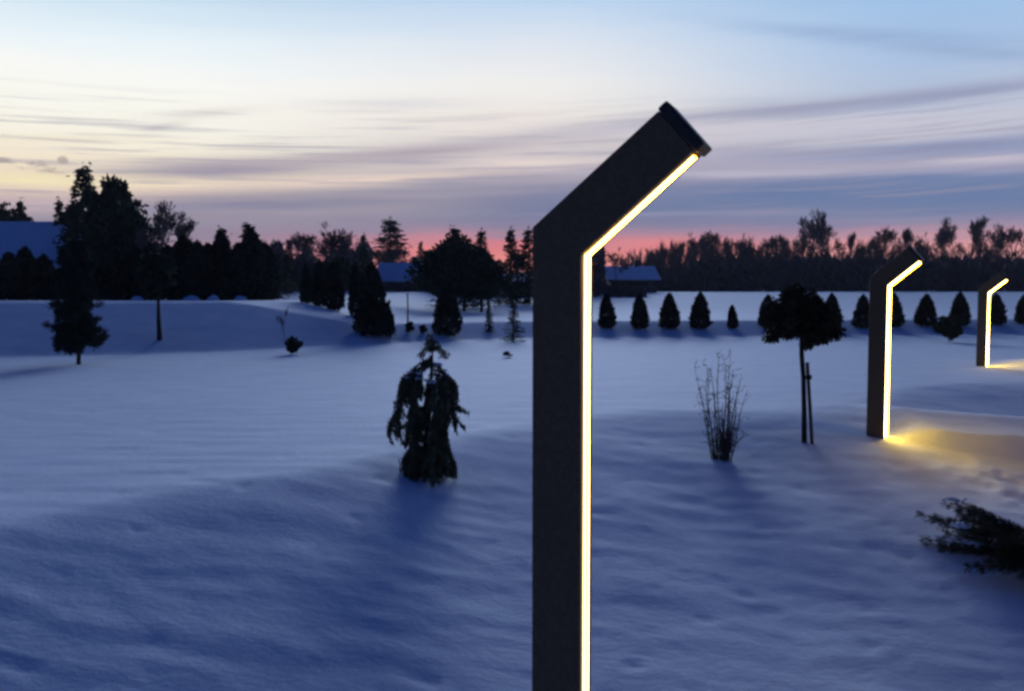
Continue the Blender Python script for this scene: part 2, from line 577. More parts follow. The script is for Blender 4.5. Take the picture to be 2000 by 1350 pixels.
def lamp(px, py_base, Y, py_top, label, yaw, width=.172, thick=.125, zb=None, proud=.004):
    x = x_at(px, Y)
    z0 = hz(x, Y) if zb is None else zb
    H = z_at(py_top, Y) - z0
    root = empty('bollard_lamp', (x, Y, z0), yaw, label=label, cat='lamp', group='bent column lamps standing along the snow')
    W, T = width, thick
    ang = math.radians(47)
    L = .52
    ca, sa = math.cos(ang), math.sin(ang)
    # centre line in local XZ: up, then leaning to +X. outer edge at x=-W/2, inner edge (light side) at x=+W/2
    top = H - .035
    # head direction (ca', sa') measured from horizontal
    hx, hzv = math.cos(math.radians(40.5)), math.sin(math.radians(40.5))
    nx, nz = -hzv, hx                                       # outward normal of the head's upper edge
    bis = math.tan((math.radians(90) - math.radians(40.5)) / 2) * W / 2
    tipz = top
    # tip outer corner height: knee_z + L*hzv + nz*W/2
    knee = tipz - L * hzv - nz * W / 2
    P_in = [(W / 2, -.25), (W / 2, knee - bis)]
    P_out = [(-W / 2, -.25), (-W / 2, knee + bis)]
    tin = (L * hx - nx * W / 2, knee + L * hzv - nz * W / 2)
    tout = (L * hx + nx * W / 2, knee + L * hzv + nz * W / 2)

    def prism(name, poly, y0, y1, mat, bevel):
        mb = MB()
        n = len(poly)
        V = [(p[0], y0, p[1]) for p in poly] + [(p[0], y1, p[1]) for p in poly]
        Fc = [tuple(range(n)), tuple(range(2 * n - 1, n - 1, -1))] + [(i, n + i, n + (i + 1) % n, (i + 1) % n) for i in range(n)]
        mb.add(V, Fc)
        o = mb.build(name, mat, root)
        bv = o.modifiers.new('bevel', 'BEVEL')
        bv.width, bv.segments, bv.limit_method = bevel, 3, 'ANGLE'
        return o
    ko = (P_out[1][0], P_out[1][1] + .015)
    prism('post', [P_in[0], P_in[1], tin, tout, ko, P_out[0]], -T / 2, T / 2, METAL, .004)
    # end cap: a plate a little larger than the section
    def off(a, s):                                          # point along head at distance a, s across (+ outward)
        return (a * hx + nx * s, knee + a * hzv + nz * s)
    e = .008
    prism('end_cap', [off(L + .001, -W / 2 - e), off(L + .040, -W / 2 - e), off(L + .040, W / 2 + e * .8), off(L + .001, W / 2 + e * .8)],
          -T / 2 - .006, T / 2 + .006, CAP, .008)
    # led diffuser running up the inner face and along the underside of the head
    b2 = bis
    path = [(W / 2, .0), (W / 2, knee - b2)] + [off(L - .012, -W / 2)]
    path = [np.array(p) for p in path]
    nrm = [np.array((1.0, 0)), None, np.array((-nx, -nz))]
    m = nrm[0] + nrm[2]
    m /= np.linalg.norm(m)
    nrm[1] = m / float(m @ nrm[0])
    HW = T * (.34 if proud < .02 else .33)
    K = 12
    mb = MB()
    V, A = [], []
    for p, n in zip(path, nrm):
        for k in range(K + 1):
            s = -1 + 2 * k / K
            d = .0 + proud * (1 - s * s if proud < .02 else max(0, 1 - s ** 4) ** .5)
            V.append((p[0] + n[0] * d, s * HW, p[1] + n[1] * d))
            A.append(s * (1 if proud < .02 else .56))
    Fc = []
    for i in range(2):
        for k in range(K):
            Fc.append((i * (K + 1) + k, (i + 1) * (K + 1) + k, (i + 1) * (K + 1) + k + 1, i * (K + 1) + k + 1))
    mb.add(V, Fc)
    o = mb.build('led_strip', STRIP, root, smooth=False)
    at = o.data.attributes.new('across', 'FLOAT', 'POINT')
    at.data.foreach_set('value', A)
    return root


Y1 = 2.95
lamp(1099, 0, Y1, 220, 'large dark bent lamp in the foreground with a glowing strip, nearest of the three', math.radians(-24))
x2, y2 = LP2
lamp(1717, 0, y2, 481, 'dark bent lamp on the bright drift beside the umbrella-shaped tree, second of the three', math.radians(-32), .215, .16, proud=.028)
x3, y3 = LP3
lamp(1920, 0, y3, 530, 'small far bent lamp by the right edge, farthest of the three', math.radians(-34), .21, .16, proud=.028)


# ------------------------------------------------------------------ plant builders (meshes)
def thuja_mesh(seed, n=2600, slim=1.0):
    """columnar conifer of height 1, half width .17"""
    mb = MB(seed)
    r = mb.r
    t = r.random(n) ** .85
    ph = r.random(n) * 2 * math.pi
    prof = .215 * slim * np.minimum(1, (t + .05) * 7) ** .5 * (1 - t ** 1.8) ** .72
    lump = 1 + .28 * (vnoise(ph * 1.1 + 3, t * 7, seed) - .5) + .16 * (vnoise(ph * 3, t * 18, seed + 3) - .5)
    q = r.random(n) ** .35
    R = prof * lump * q
    C = np.stack([R * np.cos(ph), R * np.sin(ph), .03 + .93 * t + .02 * r.normal(size=n)], 1)
    D = np.stack([np.cos(ph) * .5, np.sin(ph) * .5, np.ones(n)], 1) + r.normal(size=(n, 3)) * .35
    mb.leaves(C, D, .07 + .05 * r.random(n), .022 + .02 * r.random(n))
    return mb.mesh('foliage', THUJA)


def trunk_mesh(h, r0, seed=0, mat=None):
    mb = MB(seed)
    z = np.linspace(-.05, h, 7)
    pts = np.stack([np.cumsum(mb.r.normal(size=7)) * .004 * h, np.cumsum(mb.r.normal(size=7)) * .004 * h, z], 1)
    mb.tube(pts, np.linspace(r0, r0 * .3, 7), 7)
    return mb.mesh('trunk', mat or BARK, True)


def spruce_mesh(seed, n_whorl=17, width=.24, leafn=26, droop=.35, lo=.08, mat=None, gap=0.0):
    """layered conifer, height 1"""
    mb = MB(seed)
    r = mb.r
    for i in range(n_whorl):
        t = .965 * i / (n_whorl - 1)
        z0 = lo + (1 - lo) * t
        k = int(9 - 4 * t)
        for j in range(k):
            if r.random() < gap:
                continue
            a = r.random() * 6.283
            Lb = width * (1 - t) ** .8 * (.65 + .55 * r.random()) + .02
            s = np.linspace(0, 1, leafn)
            x = s * Lb
            zz = z0 + r.normal() * .012 - droop * Lb * s ** 1.3 + .22 * Lb * s ** 3
            P = np.stack([x * math.cos(a), x * math.sin(a), zz], 1)
            C = P + r.normal(size=P.shape) * .010 * (1 + 2 * (1 - s))[:, None]
            side = np.stack([-math.sin(a) * np.ones(leafn), math.cos(a) * np.ones(leafn), np.zeros(leafn)], 1)
            sg = r.choice([-1, 1], leafn)[:, None]
            D = np.array([math.cos(a), math.sin(a), -.2]) + side * sg * .8 + r.normal(size=P.shape) * .3
            C = C + side * sg * .016
            mb.leaves(C, D, .035 + .03 * r.random(leafn), .012 + .012 * r.random(leafn))
    # leader
    m = 30
    C = np.stack([r.normal(size=m) * .006, r.normal(size=m) * .006, 1 - .12 * r.random(m)], 1)
    D = np.stack([r.normal(size=m) * .22, r.normal(size=m) * .22, np.ones(m)], 1)
    mb.leaves(C, D, .04, .011)
    return mb.mesh('foliage', mat or NEEDLE)


def crown_mesh(seed, n, rx, rz, zc, clumps, leaf=(.07, .035), mat=None, flat=False):
    """leafy crown from many clumps of leaves, height of tree 1"""
    mb = MB(seed)
    r = mb.r
    for i in range(clumps):
        while True:
            p = r.uniform(-1, 1, 3)
            if np.linalg.norm(p) < 1 and (not flat or p[2] > -.55):
                break
        c = p * np.array([rx, rx, rz]) * .82 + np.array([0, 0, zc])
        m = n // clumps
        cr = (.16 + .16 * r.random()) * min(rx, rz) * 1.6
        q = r.normal(size=(m, 3))
        q /= np.linalg.norm(q, axis=1)[:, None]
        C = c + q * cr * (r.random(m) ** .4)[:, None] * np.array([1.15, 1.15, .8])
        mb.leaves(C, q + r.normal(size=q.shape) * .5, leaf[0] * (.6 + .8 * r.random(m)), leaf[1] * (.6 + .8 * r.random(m)))
    return mb.mesh('crown', mat or NEEDLE)


def bare_mesh(seed, spread=.55, depth=5, h0=.25, thick=.012, kids=3, up=.25, twig=.0028):
    """leafless tree crown of height about 1, branches start at h0"""
    mb = MB(seed)
    r = mb.r

    def grow(p, d, L, rad, lev):
        k = 4
        pts = [p]
        dd = d.copy()
        for _ in range(k - 1):
            dd = dd + r.normal(size=3) * .10 + np.array([0, 0, .04])
            dd /= np.linalg.norm(dd)
            pts.append(pts[-1] + dd * L / (k - 1))
        mb.tube(pts, np.linspace(rad, max(rad * .6, twig), k), 5 if lev < 2 else 3, cap=False)
        if lev >= depth:
            return
        for c in range(kids + (lev < 1)):
            f = .45 + .55 * r.random() if c else 1.0
            q = f * (k - 1)
            i = min(int(q), k - 2)
            base = pts[i] + (pts[i + 1] - pts[i]) * (q - i)
            nd = dd + r.normal(size=3) * spread + np.array([0, 0, up])
            nd /= np.linalg.norm(nd)
            grow(base, nd, L * (.55 + .25 * r.random()), max(rad * .58, twig), lev + 1)
    grow(np.array([0, 0, h0]), np.array([0, 0, 1.0]), .30, thick, 0)
    V = np.concatenate(mb.v)
    s = (1 - h0) / (V[:, 2].max() - h0)
    mb.v = [np.stack([V[:, 0] * s, V[:, 1] * s, h0 + (V[:, 2] - h0) * s], 1)]
    return mb.mesh('crown', TWIG)


WIDER = {'spruce': 1.5, 'bare tree': 1.35, 'pine': 1.15, 'tree': 1.2}


def place(name, meshes, x, y, h, wid, label, cat, group, rz=None, z=None, sink=.03):
    """thing of unit-height meshes scaled to height h and width factor wid"""
    root = empty(name, (x, y, (hz(x, y) if z is None else z) - sink), random.random() * 6.28 if rz is None else rz,
                 label=label, cat=cat, group=group)
    root.scale = (h * wid, h * wid, h)
    if cat == 'thuja':
        root.rotation_euler[0] = random.uniform(-.05, .05)
        root.scale[0] *= random.uniform(.88, 1.14)
    for nm, me in meshes:
        link(bpy.data.objects.new(nm, me), root)
    return root


random.seed(4)
thujas = [thuja_mesh(10 + i, 2600) for i in range(4)]
thuja_lo = [thuja_mesh(30 + i, 900) for i in range(3)]
trunk_thin = trunk_mesh(.8, .020, 1)
trunk_short = trunk_mesh(.3, .022, 2)
spruces = [spruce_mesh(50, width=.30), spruce_mesh(51, width=.25), spruce_mesh(52, width=.34, gap=.15)]
bares = [bare_mesh(60, .55, kids=4), bare_mesh(61, .42, up=.4, kids=4), bare_mesh(62, .6, kids=4), bare_mesh(63, .35, depth=5, up=.55, h0=.3, kids=4)]
bare_trunk = trunk_mesh(.32, .020, 3)
pines = [crown_mesh(70, 5200, .27, .38, .60, 46), crown_mesh(71, 5200, .34, .40, .56, 50)]


def span(px, py_base, py_top, Y=None):
    """position from the foot's pixel and the height from the top's pixel"""
    if Y is None:
        x, y = ground_at(px, py_base)
    else:
        x, y = x_at(px, Y), Y
    z0 = hz(x, y)
    return x, y, z_at(py_top, y) - z0


# ------------------------------------------------------------------ row of clipped thujas on the right
row = [(1186, 640, 573, 1.05), (1251, 642, 572, 1.0), (1307, 641, 572, 1.15), (1367, 641, 570, 1.15), (1431, 641, 594, .95),
       (1500, 640, 575, 1.1), (1560, 640, 572, 1.1), (1625, 640, 572, 1.1), (1684, 640, 574, 1.1), (1745, 638, 572, 1.1), (1808, 636, 574, 1.25),
       (1874, 636, 570, 1.25), (1944, 634, 572, 1.1), (2000, 632, 574, 1.2)]
what = ['partly hidden by the big lamp post', 'first clear one right of the big lamp', 'second clear one right of the big lamp',
        'third clear one right of the big lamp', 'the small low one in its row', 'behind the left rim of the umbrella-shaped tree',
        'behind the middle of the umbrella-shaped tree', 'behind the right rim of the umbrella-shaped tree',
        'between the umbrella-shaped tree and the second lamp', 'directly behind the second lamp',
        'first one right of the second lamp', 'directly behind the dark leaning bush',
        'directly behind the farthest lamp', 'cut by the right edge of the photo']
for i, (px, pb, pt, wf) in enumerate(row):
    x, y, h = span(px, pb, pt)
    place('thuja_tree', [('foliage', thujas[i % 4]), ('trunk', trunk_short)], x, y, h, wf * 1.22,
          'conical thuja in the row, ' + what[i], 'thuja', 'clipped thujas in a row')

# ------------------------------------------------------------------ hedge of columnar trees on the left bank
hedge = [(-60, 586, 485, 1.5, 'beyond the left edge'), (-20, 586, 492, 1.5, 'beyond the left edge'), (18, 585, 492, 1.5, 'at the left edge below the snowy roof'),
         (52, 585, 482, 1.5, 'with the taller tip below the snowy roof'), (88, 585, 496, 1.5, 'at the right end below the snowy roof')]
hedge2 = [(205, 590, 470, 1.15), (232, 590, 455, 1.1), (262, 590, 478, 1.1), (296, 588, 474, 1.1), (330, 587, 478, 1.1), (358, 587, 462, 1.1),
          (388, 586, 470, 1.1), (412, 586, 474, 1.0), (438, 587, 452, .9), (462, 587, 474, .9), (489, 589, 446, .95), (516, 590, 474, 1.0)]
where2 = ['directly right of the blue roof corner', 'under the tall broad pine', 'under the right side of the tall broad pine',
          'left neighbour of the low-branched round tree', 'behind the round tree on the bank', 'first with a snow heap at its foot',
          'above the widest snow heap', 'above the second snow heap', 'with a tall narrow tip', 'between the two tall narrow tips',
          'with the tallest tip of the hedge', 'at the lower right end of the long hedge']
for i, (px, pb, pt, wf, wh) in enumerate(hedge[:]):
    x, y, h = span(px, pb, pt, 40 + (i % 2))
    if px < -40:
        continue
    place('hedge_thuja', [('foliage', thujas[i % 4]), ('trunk', trunk_short)], x, y, h, wf * 1.1,
          'bushy thuja on the left bank ' + wh, 'thuja', 'thujas below the snowy roof')
for i, ((px, pb, pt, wf), wh) in enumerate(zip(hedge2, where2)):
    x, y, h = span(px, pb, pt, 41 + (i * 7 % 3) * .5)
    place('hedge_thuja', [('foliage', thujas[(i + 1) % 4]), ('trunk', trunk_short)], x, y, h, wf * 1.4,
          'column thuja of the long hedge, ' + wh, 'thuja', 'column thujas of the long hedge')
mids = [(600, 596, 515, .9, 'leftmost of the gapped group on the bank slope'), (624, 604, 505, .95, 'second of the gapped group on the bank slope'),
        (652, 612, 508, .95, 'third of the gapped group, left of the pale gap'), (697, 630, 512, .8, 'left edge of the massive dark cone cluster'),
        (712, 652, 520, .85, 'tall tip behind the massive dark cone')]
for i, (px, pb, pt, wf, wh) in enumerate(mids):
    x, y, h = span(px, pb, pt, 39 - i * .8)
    place('slope_thuja', [('foliage', thujas[(i + 2) % 4]), ('trunk', trunk_short)], x, y, h, wf,
          'slender thuja, ' + wh, 'thuja', 'thujas where the bank runs out')
x, y, h = span(728, 656, 512)
place('cone_thuja', [('foliage', thujas[0]), ('trunk', trunk_short)], x, y, h, 1.25,
      'massive black cone-shaped thuja where the bank ends', 'thuja', None)
x, y, h = span(752, 655, 590)
place('cone_thuja', [('foliage', thujas[2]), ('trunk', trunk_short)], x, y, h, 1.6,
      'low rounded thuja at the right foot of the massive cone', 'thuja', None)
x, y, h = span(873, 655, 552)
place('block_thuja', [('foliage', thuja_mesh(90, 3000, 1.35)), ('trunk', trunk_short)], x, y, h, .9,
      'dark pillar-shaped thuja behind the tip of the weeping spruce', 'thuja', None)
x, y, h = span(955, 650, 588)
place('small_fir', [('foliage', spruces[1]), ('trunk', trunk_thin)], x, y, h, .75,
      'small narrow fir left of the big lamp post', 'fir', None)
x, y, h = span(1003, 668, 585)
place('small_fir', [('foliage', spruces[2]), ('trunk', trunk_thin)], x, y, h, .9,
      'fuller small fir on thin trunk close by the big lamp post', 'fir', None)

# light sapling with a round dark head close to the snow, at the bank's foot
def ball_bush(px, pb, pt, wid, seed, label, n=2600, clumps=16, mat=None, name='round_shrub', leaf=(.16, .08)):
    x, y, h = span(px, pb, pt)
    me = crown_mesh(seed, n, .46, .44, .52, clumps, leaf, mat or NEEDLE)
    return place(name, [('foliage', me), ('stem', trunk_short)], x, y, h, wid, label, 'shrub', None)


ball_bush(578, 692, 655, 1.15, 101, 'low dark round bush at the foot of the bank')
ball_bush(1853, 668, 610, .95, 102, 'dark round bush on the snow left of the farthest lamp')
ball_bush(802, 650, 625, .8, 103, 'tiny dark shrub on the snow right of the massive cone')
ball_bush(827, 650, 632, 1.0, 104, 'low flat shrub beside the tiny dark one')
ball_bush(992, 698, 682, 1.3, 105, 'small grey tuft on the snow beside the big lamp post', n=500, mat=TWIG)

# ------------------------------------------------------------------ single trees on the lawn
# young pine at left
x, y, h = span(153, 712, 470)
root = empty('young_pine', (x, y, hz(x, y)), 0, label='young pine with open crown on a thin trunk at left', cat='pine')
mb = MB(7)
zt = np.linspace(-.1, h * .96, 9)
pts = np.stack([.02 * np.sin(zt * 2), .02 * np.cos(zt * 3), zt], 1)
mb.tube(pts, np.linspace(.055, .012, 9), 7)
r = mb.r
nd = MB(8)
for i in range(165):
    t = r.random()
    zz = h * (.10 + .87 * t)
    wmax = np.interp(t, [0, .12, .3, .55, .75, 1], [.62, .66, .52, .44, .36, .14])
    Lb = wmax * (.55 + .5 * r.random())
    a = r.random() * 6.283
    s = np.linspace(0, 1, 7)
    P = np.stack([s * Lb * math.cos(a), s * Lb * math.sin(a), zz + Lb * (.42 * s ** 1.6 - .22 * s)], 1)
    mb.tube(P, np.linspace(.012, .004, 7), 4)
    for q in range(4):
        c = P[3 + q % 4] + r.normal(size=3) * .05
        m = 75
        o = r.normal(size=(m, 3))
        o /= np.linalg.norm(o, axis=1)[:, None]
        nd.leaves(c + o * .10 * r.random(m)[:, None] ** .5, o + [0, 0, .35], .12, .018)
mb.build('trunk', BARK, root, True)
nd.build('needles', NEEDLE_BLUE, root)

# clipped round tree on the bank, crown merging with the hedge
x, y, h = span(311, 664, 470)
place('round_bank_tree', [('crown', crown_mesh(110, 5200, .17, .24, .66, 30, (.05, .028))), ('trunk', trunk_mesh(.6, .030, 5))], x, y, h, 1.0,
      'dark round-headed tree on a short trunk halfway up the bank', 'tree', None)
# little bare sapling beside the low bush
x, y, h = span(556, 672, 596)
place('bare_sapling', [('twigs', bare_mesh(112, .35, 4, .1, .012, 3, .5, .005))], x, y, h, .6, 'thin bare sapling on the bank above the low round bush', 'sapling', None)
# thin pole with small foot shrub in the pale gap
x, y, h = span(802, 648, 590)
mb = MB(3)
mb.tube([(0, 0, -.1), (0.01, 0, h * .5), (0, 0, h)], [.035, .03, .028], 8)
mb.tube([(0, 0, h - .01), (0, 0, h + .03)], [.05, .05], 8)
o = mb.build('marker_post', TRIM, None, True)
o.location = (x - .25, y + 1.2, hz(x - .25, y + 1.2))
tag(o, 'thin dark post standing in the pale snow right of the massive cone', 'post')


# ------------------------------------------------------------------ weeping spruce
def weeping_spruce():
    x, y, h = span(833, 928, 655)
    Y = y
    s = y / F_PX                                            # metres per photo pixel here
    root = empty('weeping_spruce', (x, y, hz(x, y)), 0, label='weeping spruce with drooping branches and a nodding tip on the open snow', cat='spruce')
    base = 933

    def P(px, py, d=0.0):
        return np.array([(px - 833) * s * .92, d, (base - py) * s])
    tr, nd, sn = MB(1), MB(2), MB(3)
    r = tr.r
    trunk = [P(836, 940), P(833, 880), P(838, 820, .02), P(842, 760), P(846, 712), P(848, 680, -.02), P(846, 656, -.03)]
    tr.tube(trunk, [.030, .026, .022, .018, .013, .008, .004], 7)

    def curtain(pts, dens, ln, fall):
        """needles hanging along a branch"""
        pts = np.array(pts)
        seg = np.linalg.norm(np.diff(pts, axis=0), axis=1)
        cs = np.concatenate([[0], np.cumsum(seg)])
        n = int(cs[-1] * dens)
        u = r.random(n) * cs[-1]
        c = np.stack([np.interp(u, cs, pts[:, k]) for k in range(3)], 1)
        c += r.normal(size=c.shape) * [.012, .014, .008]
        c[:, 2] -= r.random(n) * fall
        D = np.stack([r.normal(size=n) * .45, r.normal(size=n) * .45, -np.ones(n) * .9 - r.random(n)], 1)
        nd.leaves(c, D, ln * (.6 + .7 * r.random(n)), .011)
    # leader tuft and small upper ring
    for i in range(9):
        a = r.random() * 6.283
        b = trunk[5] + (trunk[6] - trunk[5]) * r.random()
        e = b + np.array([math.cos(a) * .06, math.sin(a) * .06, .0 - .05 * r.random()])
        curtain([b, (b + e) / 2 + [0, 0, .015], e], 420, .05, .03)
    for sx in (-1, 1):
        for q in range(3):
            b = trunk[5]
            e = b + np.array([sx * (.10 + .03 * q), (q - 1) * .08, -.09])
            curtain([b, b + np.array([sx * .06, (q - 1) * .04, .01]), e], 260, .05, .03)
    # long arching branches: control pixels (px, py, depth offset)
    arches = [
        [(846, 706, 0), (815, 712, -.03), (790, 745, -.06), (775, 795, -.08), (774, 845, -.08)],
        [(846, 700, 0), (820, 715, .05), (803, 760, .10), (795, 820, .12), (790, 860, .12)],
        [(844, 712, 0), (826, 724, -.12), (812, 770, -.20), (806, 830, -.22)],
        [(846, 715, 0), (868, 722, .02), (884, 750, .04), (890, 800, .05), (894, 828, .05)],
        [(846, 712, 0), (864, 716, -.06), (876, 740, -.12), (880, 790, -.15), (878, 838, -.15)],
        [(844, 730, 0), (860, 742, .10), (868, 780, .18), (866, 850, .2)],
        [(842, 745, 0), (852, 752, -.14), (856, 800, -.22), (852, 870, -.24)],
        [(842, 745, 0), (834, 752, .12), (828, 800, .2), (826, 870, .22)],
        [(838, 790, 0), (818, 805, -.05), (806, 850, -.08), (800, 915, -.10)],
        [(838, 800, 0), (858, 812, -.04), (872, 850, -.06), (878, 915, -.08)],
        [(836, 825, 0), (850, 835, .12), (862, 870, .18), (868, 925, .2)],
        [(836, 825, 0), (822, 835, -.14), (812, 870, -.2), (806, 925, -.22)],
        [(842, 760, 0), (858, 770, -.10), (866, 810, -.13), (864, 880, -.15)],
        [(836, 850, 0), (845, 860, -.2), (850, 890, -.26), (850, 928, -.28)],
    ]
    more = [[(px + r.normal() * 5 * i, py + r.normal() * 9, d * .7 + r.normal() * .05) for i, (px, py, d) in enumerate(A)] for A in arches]
    for A in more:
        A[-1] = (A[-1][0], min(A[-1][1], 928), A[-1][2])
    for n, A in enumerate(arches + more[:4] + more[8:10]):
        pts = np.array([P(*p) for p in A])
        # smooth
        k = np.linspace(0, len(pts) - 1, 14)
        pts = np.stack([np.interp(k, range(len(pts)), pts[:, j]) for j in range(3)], 1)
        pts[1:-1] = (pts[:-2] + pts[1:-1] * 2 + pts[2:]) / 4
        tr.tube(pts, np.linspace(.009, .003, 14), 5)
        curtain(pts[5:], 1000, .055, .10)
        curtain(pts[:7], 240, .045, .03)
        # hanging side twigs
        for q in range(10):
            b = pts[int(r.integers(4, 14))]
            e = b + np.array([r.normal() * .05, r.normal() * .05, -.09 - .09 * r.random()])
            e[2] = max(e[2], .01)
            curtain([b, (b + e) / 2 + [r.normal() * .01, 0, 0], e], 420, .055, .02)
        if n < 8:
            for q in range(2):
                b = pts[int(r.integers(2, 7))]
                m = 26
                c = b + r.normal(size=(m, 3)) * [.016, .02, .004] + [0, 0, .012]
                sn.leaves(c, r.normal(size=(m, 3)), .026, .022)
    # skirt resting on the snow
    for i in range(70):
        a = r.random() * 6.283
        R = .10 + .13 * r.random()
        b = np.array([math.cos(a) * R * .6, math.sin(a) * R * .6, .22 + .1 * r.random()])
        e = np.array([math.cos(a) * R * 1.05, math.sin(a) * R * 1.05, .01])
        curtain([b, (b + e) / 2 + [0, 0, .02], e], 200, .06, .02)
    tr.build('trunk', BARK, root, True)
    nd.build('needles', NEEDLE_GREEN, root)
    sn.build('snow_clumps', SNOW, root)


weeping_spruce()


# ------------------------------------------------------------------ umbrella-shaped tree with its stake
def umbrella_tree():
    x, y = ground_at(1571, 864)
    s = y / F_PX
    z0 = hz(x, y)
    root = empty('umbrella_tree', (x, y, z0), 0, label='small tree with a wide dark umbrella crown on a bare trunk', cat='tree')

    def P(px, py, d=0.0):
        return np.array([(px - 1571) * s, d, (864 - py) * s])
    tr, cr = MB(21), MB(22)
    r = cr.r
    tk = np.array([P(1571, 872), P(1570, 800, .01), P(1567, 740), P(1563, 690, .01), P(1562, 640), P(1562, 605)])
    tr.tube(tk, [.036, .032, .03, .03, .03, .02], 8)
    top = tk[4]
    for i in range(80):
        a = i * 2.399 + r.random() * .4
        el_ = r.uniform(.0, 1.35)
        R = (.37 + .15 * r.random()) * (1.0 if el_ < .8 else .9)
        dx, dy, dz = math.cos(a) * math.cos(el_), math.sin(a) * math.cos(el_), math.sin(el_)
        k = np.linspace(0, 1, 7)
        pts = top + np.stack([dx * R * k, dy * R * k, dz * R * 1.1 * k - .16 * math.cos(el_) * k ** 2.6], 1)
        tr.tube(pts, np.linspace(.012, .003, 7), 4)
        for q in range(7):
            b = pts[int(r.integers(1, 7))] + r.normal(size=3) * .035
            m = 80
            o = r.normal(size=(m, 3))
            o /= np.linalg.norm(o, axis=1)[:, None]
            c = b + o * .085 * (r.random(m) ** .5)[:, None]
            cr.leaves(c, o + [0, 0, -.3], .055 * (.6 + .8 * r.random(m)), .030)
    tr.build('trunk', BARK, root, True)
    cr.build('crown', BROAD, root)
    st = MB(5)
    b, t_ = P(1584, 872, -.05), P(1571, 706, -.05)
    st.tube([b, (b + t_) / 2, t_], [.022, .023, .023], 8)
    o = st.build('tree_stake', STAKE, None, True)
    o.location = (x, y, z0)
    tag(o, 'wooden stake leaning beside the trunk of the umbrella-shaped tree', 'stake')
    tie = MB(6)
    c = (P(1569, 738) + P(1574, 738, -.05)) / 2
    th = np.linspace(0, 2 * math.pi, 25)
    for dz in (0, .018, .036):
        tie.tube(np.stack([c[0] + .062 * np.cos(th), c[1] + .05 * np.sin(th), c[2] + dz + .004 * np.sin(3 * th)], 1), .006, 5, False)
    o = tie.build('tree_tie', BAND, root, True)


umbrella_tree()


# ------------------------------------------------------------------ bare shrub
def bare_shrub():
    x, y = ground_at(1410, 898)
    s = y / F_PX
    root = empty('bare_shrub', (x, y, hz(x, y)), 0, label='leafless upright shrub with twisted green stems on the open snow', cat='shrub')
    st, tw, bd = MB(31), MB(32), MB(33)
    r = st.r

    def stem(tx, h, rad, yy):
        k = 9
        q = np.linspace(0, 1, k)
        ph = r.random() * 6
        pts = np.stack([tx * (.38 + .62 * q ** .9) + .02 * np.sin(q * 7 + ph) * q, yy * q ** .8 + .02 * np.cos(q * 6 + ph) * q, -.05 + (h + .05) * q], 1)
        pts[:, :2] += (r.normal(size=2) * .02)[None]
        st.tube(pts, np.linspace(rad, rad * .35, k), 5)
        for i in range(9):
            b = pts[int(r.integers(3, k))]
            d = np.array([r.normal() * .5, r.normal() * .5, .7 + .4 * r.random()])
            L = .05 + .10 * r.random()
            w = [b]
            for _ in range(5):
                d = d + r.normal(size=3) * .5
                d /= np.linalg.norm(d)
                w.append(w[-1] + d * L / 4)
            tw.tube(w, np.linspace(.0036, .0016, 6), 3, False)
            m = 5
            ii = r.integers(1, 6, m)
            bd.leaves(np.array(w)[ii] + r.normal(size=(m, 3)) * .003, r.normal(size=(m, 3)), .017, .008)
    for px, py, rad in [(1395, 700, .010), (1388, 745, .010), (1372, 712, .007), (1350, 715, .006), (1400, 770, .012), (1380, 790, .009),
                        (1436, 735, .012), (1445, 750, .012), (1425, 740, .010), (1440, 790, .014), (1432, 690, .006), (1418, 700, .006),
                        (1412, 790, .010), (1364, 760, .007), (1450, 772, .008), (1406, 735, .008), (1386, 728, .009), (1430, 770, .013)]:
        stem((px - 1410) * s, (898 - py) * s, rad, r.normal() * .07)
    for i in range(26):
        stem(r.normal() * .09, .18 + .18 * r.random(), .007, r.normal() * .05)
    st.build('stems', STEM, root, True)
    tw.build('twigs', TWIG, root)
    bd.build('buds', BARK, root)


bare_shrub()


# ------------------------------------------------------------------ dark pine branches poking from the snow at the right edge
def snow_pine(px, pb, Y, R, n, seed, label, h=.4, lean=(-.3, 0)):
    x = x_at(px, Y)
    root = empty('creeping_pine', (x, Y, hz(x, Y) - .05), 0, label=label, cat='pine', group=None)
    br, nd, sn = MB(seed), MB(seed + 1), MB(seed + 2)
    r = br.r
    for i in range(n):
        a = r.random() * 6.283
        L = R * (.6 + .55 * r.random())
        k = 10
        q = np.linspace(0, 1, k)
        hh = h * (.15 + .75 * r.random())
        pts = np.stack([math.cos(a) * L * q + lean[0] * q * L, math.sin(a) * L * q, hh * (q ** .8) * (1 - .25 * q)], 1)
        br.tube(pts, np.linspace(.011, .004, k), 5)
        for j in range(2, k):
            m = 60
            d = pts[j] - pts[j - 1]
            d /= np.linalg.norm(d)
            o = r.normal(size=(m, 3))
            o -= (o @ d)[:, None] * d
            o /= np.linalg.norm(o, axis=1)[:, None]
            D = o + d * .9
            c = pts[j] - d * (r.random(m)[:, None] * L / k) + D * .028
            nd.leaves(c, D, .065, .0048)
        if r.random() < .22:
            j = int(r.integers(4, k))
            m = 60
            c = pts[j] + r.normal(size=(m, 3)) * [.035, .035, .006] + [0, 0, .03]
            sn.leaves(c, r.normal(size=(m, 3)), .035, .03)
    br.build('branches', BARK, root, True)
    nd.build('needles', NEEDLE, root)
    sn.build('snow_clumps', SNOW, root)


snow_pine(2090, 1100, 7.5, .80, 130, 200, 'dark creeping pine half buried in snow at the right edge', .52)
snow_pine(2040, 1330, 4.1, .22, 14, 210, 'small dark pine tuft in the bottom right corner', .2)

